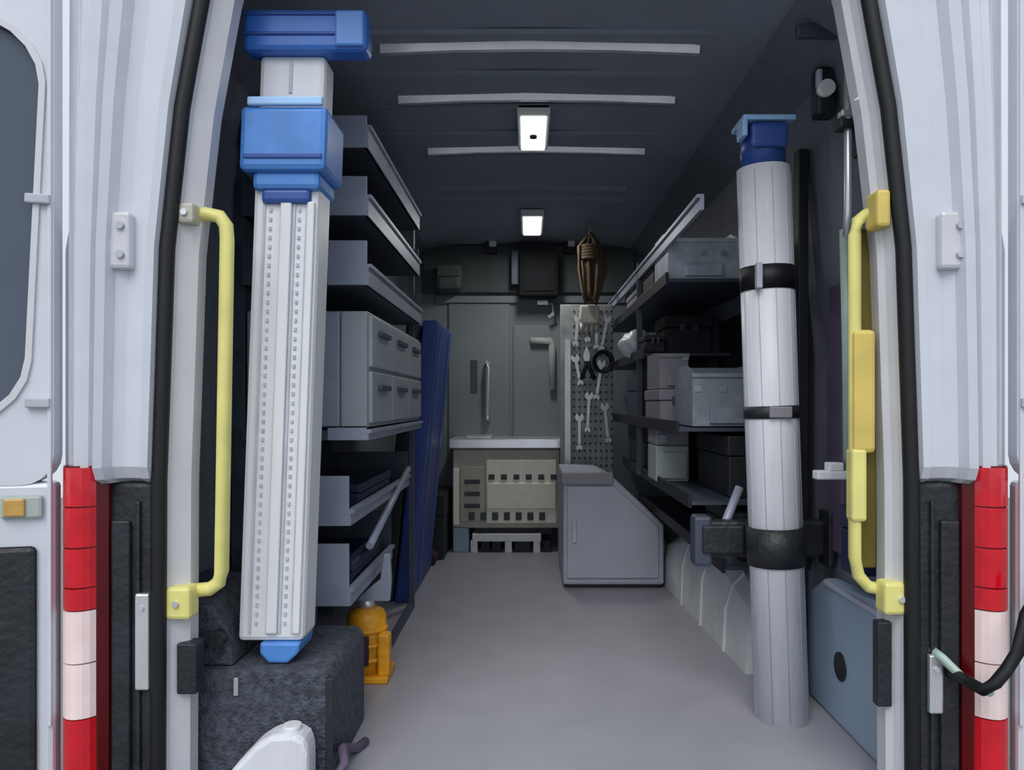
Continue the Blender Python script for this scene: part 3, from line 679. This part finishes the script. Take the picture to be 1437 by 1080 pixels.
prism(bm, [(X1-0.004, 1.425), (X1+0.008, 1.425), (X1+0.008, 1.47), (X1-0.012, 1.47), (X1-0.012, 1.46), (X1-0.004, 1.46)], 'y', 2.15, 4.6); obj('top_rail', bm, M['tray'], rr, 'pale top rail')
for z, y0, y1, x0 in ((1.302, 2.67, 4.6, X1), (1.07, 3.18, 4.6, X1), (0.775, 2.48, 4.6, X1), (0.545, 2.38, 4.05, X1+0.02), (0.36, 2.28, 4.0, X1+0.10)):
    o = bx('shelf', M['tray_d'], rr, x0, 0.865, y0, y1, z, z+0.012)
    bx('front_lip', M['black'], o, x0-0.006, x0+0.004, y0, y1, z-0.01, z+0.035, bev=0.002)
bx('back_panel', M['black'], rr, 0.862, 0.874, 2.3, 4.6, 0.37, 1.50)
tb('diagonal_brace', M['tray'], rr, [(0.505, 2.20, 0.38), (0.575, 2.20, 0.50), (0.63, 2.22, 0.62)], 0.013, label='pale diagonal brace')

def hopper_bin(x0, x1, y0, y1, z0, z1, m, lab, cut=0.45, labels=()):
    t = empty('storage_bin', lab, 'bin', ((x0+x1)/2, (y0+y1)/2, z0), 'storage bins on the right rack')
    bm = B(); h = z1-z0; d = y1-y0; tk = 0.006
    sidep = [(y0, z0), (y1, z0), (y1, z1), (y0+d*0.35, z1), (y0, z0+h*cut)]
    prism(bm, sidep, 'x', x0, x0+tk); prism(bm, sidep, 'x', x1-tk, x1)
    box(bm, x0+tk, x1-tk, y0, y1, z0, z0+tk); box(bm, x0+tk, x1-tk, y1-tk, y1, z0+tk, z1)
    box(bm, x0+tk, x1-tk, y0, y0+tk, z0+tk, z0+h*cut)
    obj('body', bm, m, t)
    bx('rim', m, t, x0-0.004, x1+0.004, y0-0.008, y0, z0+h*cut-0.014, z0+h*cut, bev=0.002)
    bx('grip', m, t, (x0*3+x1)/4, (x0+3*x1)/4, y0-0.014, y0, z0+0.01, z0+h*cut*0.35, bev=0.002)
    for lx, lz in labels:
        bx('label_holder', M['steel'], t, x0+(x1-x0)*lx-0.012, x0+(x1-x0)*lx+0.012, y0-0.004, y0+0.001, z0+h*lz-0.01, z0+h*lz+0.01)
    return t
# big speckled grey bin on the top shelf (front at depth 2.6)
hopper_bin(0.508, 0.765, 2.70, 2.98, 1.317, 1.50, M['bin_lit'], 'large light grey open bin highest on the right rack beside the white tube', 0.8, ((0.15, 0.45), (0.5, 0.5), (0.78, 0.5)))
case('tool_case', 'black case behind the large light grey bin on the right rack', 'case', None, 0.515, 0.68, 3.05, 3.33, 1.317, 1.45, M['black'])
case('tool_case', 'black case far back on the top right shelf near the tool board', 'case', None, 0.52, 0.70, 3.5, 3.9, 1.317, 1.42, M['bin_p'])
case('tool_case', 'black case deep on the second right shelf behind the bags', 'case', None, 0.60, 0.80, 3.25, 3.5, 1.085, 1.25, M['black'])
# white crumpled items on the second shelf
for (x, y, s_, lab) in ((0.525, 3.58, 1.2, 'crumpled white bag at the front edge of the second right shelf'), (0.665, 3.76, 0.9, 'smaller crumpled white bag right behind the first one')):
    bm = B(); bmesh.ops.create_icosphere(bm, subdivisions=3, radius=1)
    for v in bm.verts:
        k = 1 + 0.22*math.sin(5*v.co.x+3*v.co.z) * math.cos(4*v.co.y+2*v.co.z)
        v.co = Vector((x+0.065*s_*v.co.x*k, y+0.06*s_*v.co.y*k, 1.082+0.055*s_+max(-0.055*s_, 0.055*s_*v.co.z*k)))
    o = obj('plastic_bag', bm, M['white'], None, smooth=True); tag(o, lab, 'bag', 'white bags on the right rack')
bx_ = hopper_bin(0.505, 0.615, 2.86, 3.15, 0.925, 1.065, M['bin_p'], 'warm grey tall bin between two right shelves, left of the speckled grey bin', 0.95, ((0.9, 0.85),))
case('storage_crate', 'grey crate below the warm grey bin on the third right shelf', 'crate', None, 0.505, 0.65, 2.84, 3.2, 0.790, 0.922, M['bin_p'])
hopper_bin(0.552, 0.78, 2.50, 2.80, 0.792, 1.0, M['bin'], 'speckled dark grey bin with pale label holders on the third right shelf', 0.85, ((0.08, 0.6), (0.45, 0.6), (0.8, 0.6)))
case('storage_crate', 'dark slate crate further back on the third right shelf', 'crate', None, 0.51, 0.75, 3.43, 3.8, 0.792, 0.99, M['tray_d'])
case('tool_case', 'black case beside the crumpled white bags on the second right shelf', 'case', None, 0.505, 0.59, 3.2, 3.42, 1.085, 1.16, M['black'])
# two small boxes, stacked
t = empty('small_box', 'small warm grey box on top of the pale green one', 'box', (0.57, 3.0, 0.70), 'two stacked boxes on the right rack')
bx('body', M['bin_p'], t, 0.508, 0.64, 2.96, 3.15, 0.702, 0.772, bev=0.005); bx('front_tab', M['bin'], t, 0.52, 0.555, 2.95, 2.965, 0.71, 0.745, bev=0.002)
t = empty('small_box', 'small pale green grey box under the warm grey one', 'box', (0.57, 3.0, 0.56), 'two stacked boxes on the right rack')
bx('body', M['bin_g'], t, 0.508, 0.64, 2.96, 3.15, 0.558, 0.700, bev=0.006); bx('front_panel', M['bin_g'], t, 0.522, 0.63, 2.95, 2.962, 0.57, 0.675, bev=0.004)
case('tool_case', 'large black case on the fourth right shelf behind the white tube', 'case', None, 0.66, 0.84, 2.45, 2.9, 0.559, 0.76, M['black'])
case('tool_case', 'black case deep on the fourth right shelf left of the stacked boxes', 'case', None, 0.53, 0.80, 3.3, 3.9, 0.557, 0.76, M['black'])
t = empty('small_box', 'little slate box with a white catch on the lowest right shelf', 'box', (0.62, 2.55, 0.37))
bx('body', M['bin'], t, 0.605, 0.665, 2.42, 2.6, 0.372, 0.47, bev=0.006); bx('catch', M['bright'], t, 0.615, 0.633, 2.41, 2.422, 0.41, 0.432, bev=0.002)
case('tool_case', 'black case on the lowest right shelf', 'case', None, 0.67, 0.82, 2.35, 2.8, 0.372, 0.52, M['black'])

# strapped white tube
tu = empty('strapped_tube', 'long upright white tube with a blue capped top, strapped to the right side', 'tube', (0.71, 2.07, 0))
tx = lambda z: 0.703 - 0.050*(z/1.5)
def tcyl(nm, m, z0, z1, r, parent=None, label=None, seg=28):
    return tb(nm, m, parent or tu, [(tx(z0), 2.07, z0), (tx(z1), 2.07, z1)], r, seg=seg, label=label)
zz = [0.0, 0.42, 0.53, 0.826, 0.862, 1.176, 1.243, 1.515]
sg = tcyl('tube', M['white_tube'], 0.0, 1.515, 0.0715)
for k in range(5):
    a = -PI*0.9 + k*PI*0.8/4; bm = B()
    tube(bm, [(tx(z)+0.0715*math.cos(a), 2.07+0.0715*math.sin(a), z) for z in (0.01, 0.75, 1.5)], 0.0014, seg=6); obj('seam', bm, M['groove'], sg)
st = empty
def ring(nm, m, z0, z1, r, thing_label=None, parent=None):
    return tcyl(nm, m, z0, z1, r, parent=parent, label=thing_label)
ring('strap', M['rubber'], 1.178, 1.243, 0.0735); 
bx('strap_buckle', M['groove'], tu, tx(1.2)-0.052, tx(1.2)-0.036, 1.990, 2.012, 1.176, 1.245, bev=0.003)
ring('strap', M['plastic'], 0.828, 0.862, 0.0745)
bx('strap_buckle', M['bin_p'], tu, tx(.84)-0.03, tx(.84)+0.03, 1.988, 2.0, 0.83, 0.86, bev=0.003)
ring('strap', M['plastic'], 0.425, 0.53, 0.078)
cp = tcyl('cap', M['dblue'], 1.515, 1.625, 0.060, label='blue end cap')
bx('cap_plate', M['lblue'], cp, tx(1.6)-0.072, tx(1.6)+0.070, 2.0, 2.12, 1.628, 1.642, bev=0.003, label='pale blue top plate')
bx('cap_side', M['lblue'], cp, tx(1.6)-0.074, tx(1.6)-0.060, 2.0, 2.06, 1.585, 1.63, bev=0.003)
bx('cap_face', M['dblue'], cp, tx(1.6)-0.05, tx(1.6)+0.05, 2.0, 2.02, 1.555, 1.622, bev=0.01)
# dark bracket carrying the tube
t = empty('tube_bracket', 'wide dark bracket behind the lowest strap of the white tube', 'bracket', (0.68, 2.2, 0.47))
bx('arm', M['plastic'], t, 0.485, 0.86, 2.152, 2.20, 0.425, 0.53, bev=0.01)
bx('clamp', M['plastic'], t, 0.50, 0.62, 2.13, 2.155, 0.44, 0.52, bev=0.006)
bx('wall_plate', M['plastic'], t, 0.855, 0.875, 2.12, 2.20, 0.40, 0.56, bev=0.006)
bx('arm_end', M['tray_d'], t, 0.478, 0.53, 2.14, 2.205, 0.40, 0.545, bev=0.01)
t = tag(bx('backing_rail', M['black'], None, 0.80, 0.83, 2.205, 2.25, 0.0, 1.62, bev=0.004), 'black upright rail between the white tube and the right wall', 'rail')

# lower wall trim with a dark hole
t = empty('lower_wall_trim', 'blue grey trim panel with a dark hole low on the right wall', 'trim panel', (0.86, 1.9, 0))
bm = B(); prism(bm, [(1.72, 0.001), (2.25, 0.001), (2.25, 0.30), (2.12, 0.375), (1.72, 0.40)], 'x', 0.838, 0.884, bev=0.012); obj('panel', bm, M['bluegrey'], t)
tb('hole', M['black'], t, [(0.834, 2.0, 0.165), (0.846, 2.0, 0.165)], 0.038, seg=18, label='dark round hole')
bx('upper_edge', M['cab'], t, 0.830, 0.842, 1.74, 2.10, 0.36, 0.375, bev=0.004)
# side lining stripes of the right wall
w_r = bpy.data.objects['wall_right']
for k, (y, m) in enumerate(((1.78, 'wall'), (1.92, 'maroon'), (2.06, 'purple'))):
    bx('lining_strip', M['wall' if m == 'wall' else 'purple'], w_r, WR-0.02, WR+0.004, y, y+0.09, 0.45, 1.28, bev=0.004)
# white latch
t = empty('white_hook', 'white hook beside the ochre padded handle', 'hook', (0.77, 1.9, 0.7))
bx('arm', M['white_tube'], t, 0.715, 0.87, 1.845, 1.88, 0.68, 0.702, bev=0.004)
bx('tip', M['white_tube'], t, 0.745, 0.782, 1.845, 1.88, 0.70, 0.722, bev=0.004)
bx('wall_plate', M['black'], t, 0.85, 0.884, 1.83, 1.90, 0.64, 0.75, bev=0.004)
t = case('tool_case', 'dark navy case hung low on the right wall beside the yellow handle', 'case', None, 0.77, 0.862, 1.76, 1.84, 0.46, 0.62, M['ink'])
# pale pole and conduit
t = empty('conduit', 'thin pale grey conduit running down inside the upper right jamb', 'conduit', (0.755, 1.76, 1.5))
tb('pipe', M['steel'], t, [(0.755, 1.76, 1.76), (0.755, 1.76, 1.32), (0.752, 1.76, 1.26)], 0.010, seg=10)
bx('clip', M['black'], t, 0.73, 0.80, 1.745, 1.785, 1.512, 1.535, bev=0.004)
bx('clip', M['black'], t, 0.775, 0.80, 1.745, 1.785, 1.45, 1.70, bev=0.004)
bx('joint', M['steel'], t, 0.735, 0.765, 1.748, 1.775, 1.54, 1.556, bev=0.003)
t = tag(tb('pale_pole', M['green'], None, [(0.80, 1.862, 0.70), (0.797, 1.862, 1.0), (0.79, 1.862, 1.30)], 0.013, seg=12), 'pale green pole standing behind the ochre padded handle', 'pole')
# upper right wall fittings
t = empty('work_lamp', 'small white lens work lamp on the wall at the upper right', 'lamp', (0.76, 1.95, 1.68))
bx('bracket', M['plastic'], t, 0.755, 0.81, 1.95, 2.0, 1.62, 1.75, bev=0.01)
tb('lens', M['bright'], t, [(0.775, 1.93, 1.685), (0.775, 1.955, 1.685)], 0.021, seg=14)
bx('arm', M['groove'], t, 0.752, 0.764, 1.935, 1.955, 1.69, 1.735, bev=0.003)
t = tag(bx('roof_bracket', M['tray_d'], None, 0.66, 0.79, 1.83, 1.85, 1.765, 1.80, bev=0.005), 'grey bracket strip at the upper right roof edge', 'bracket')
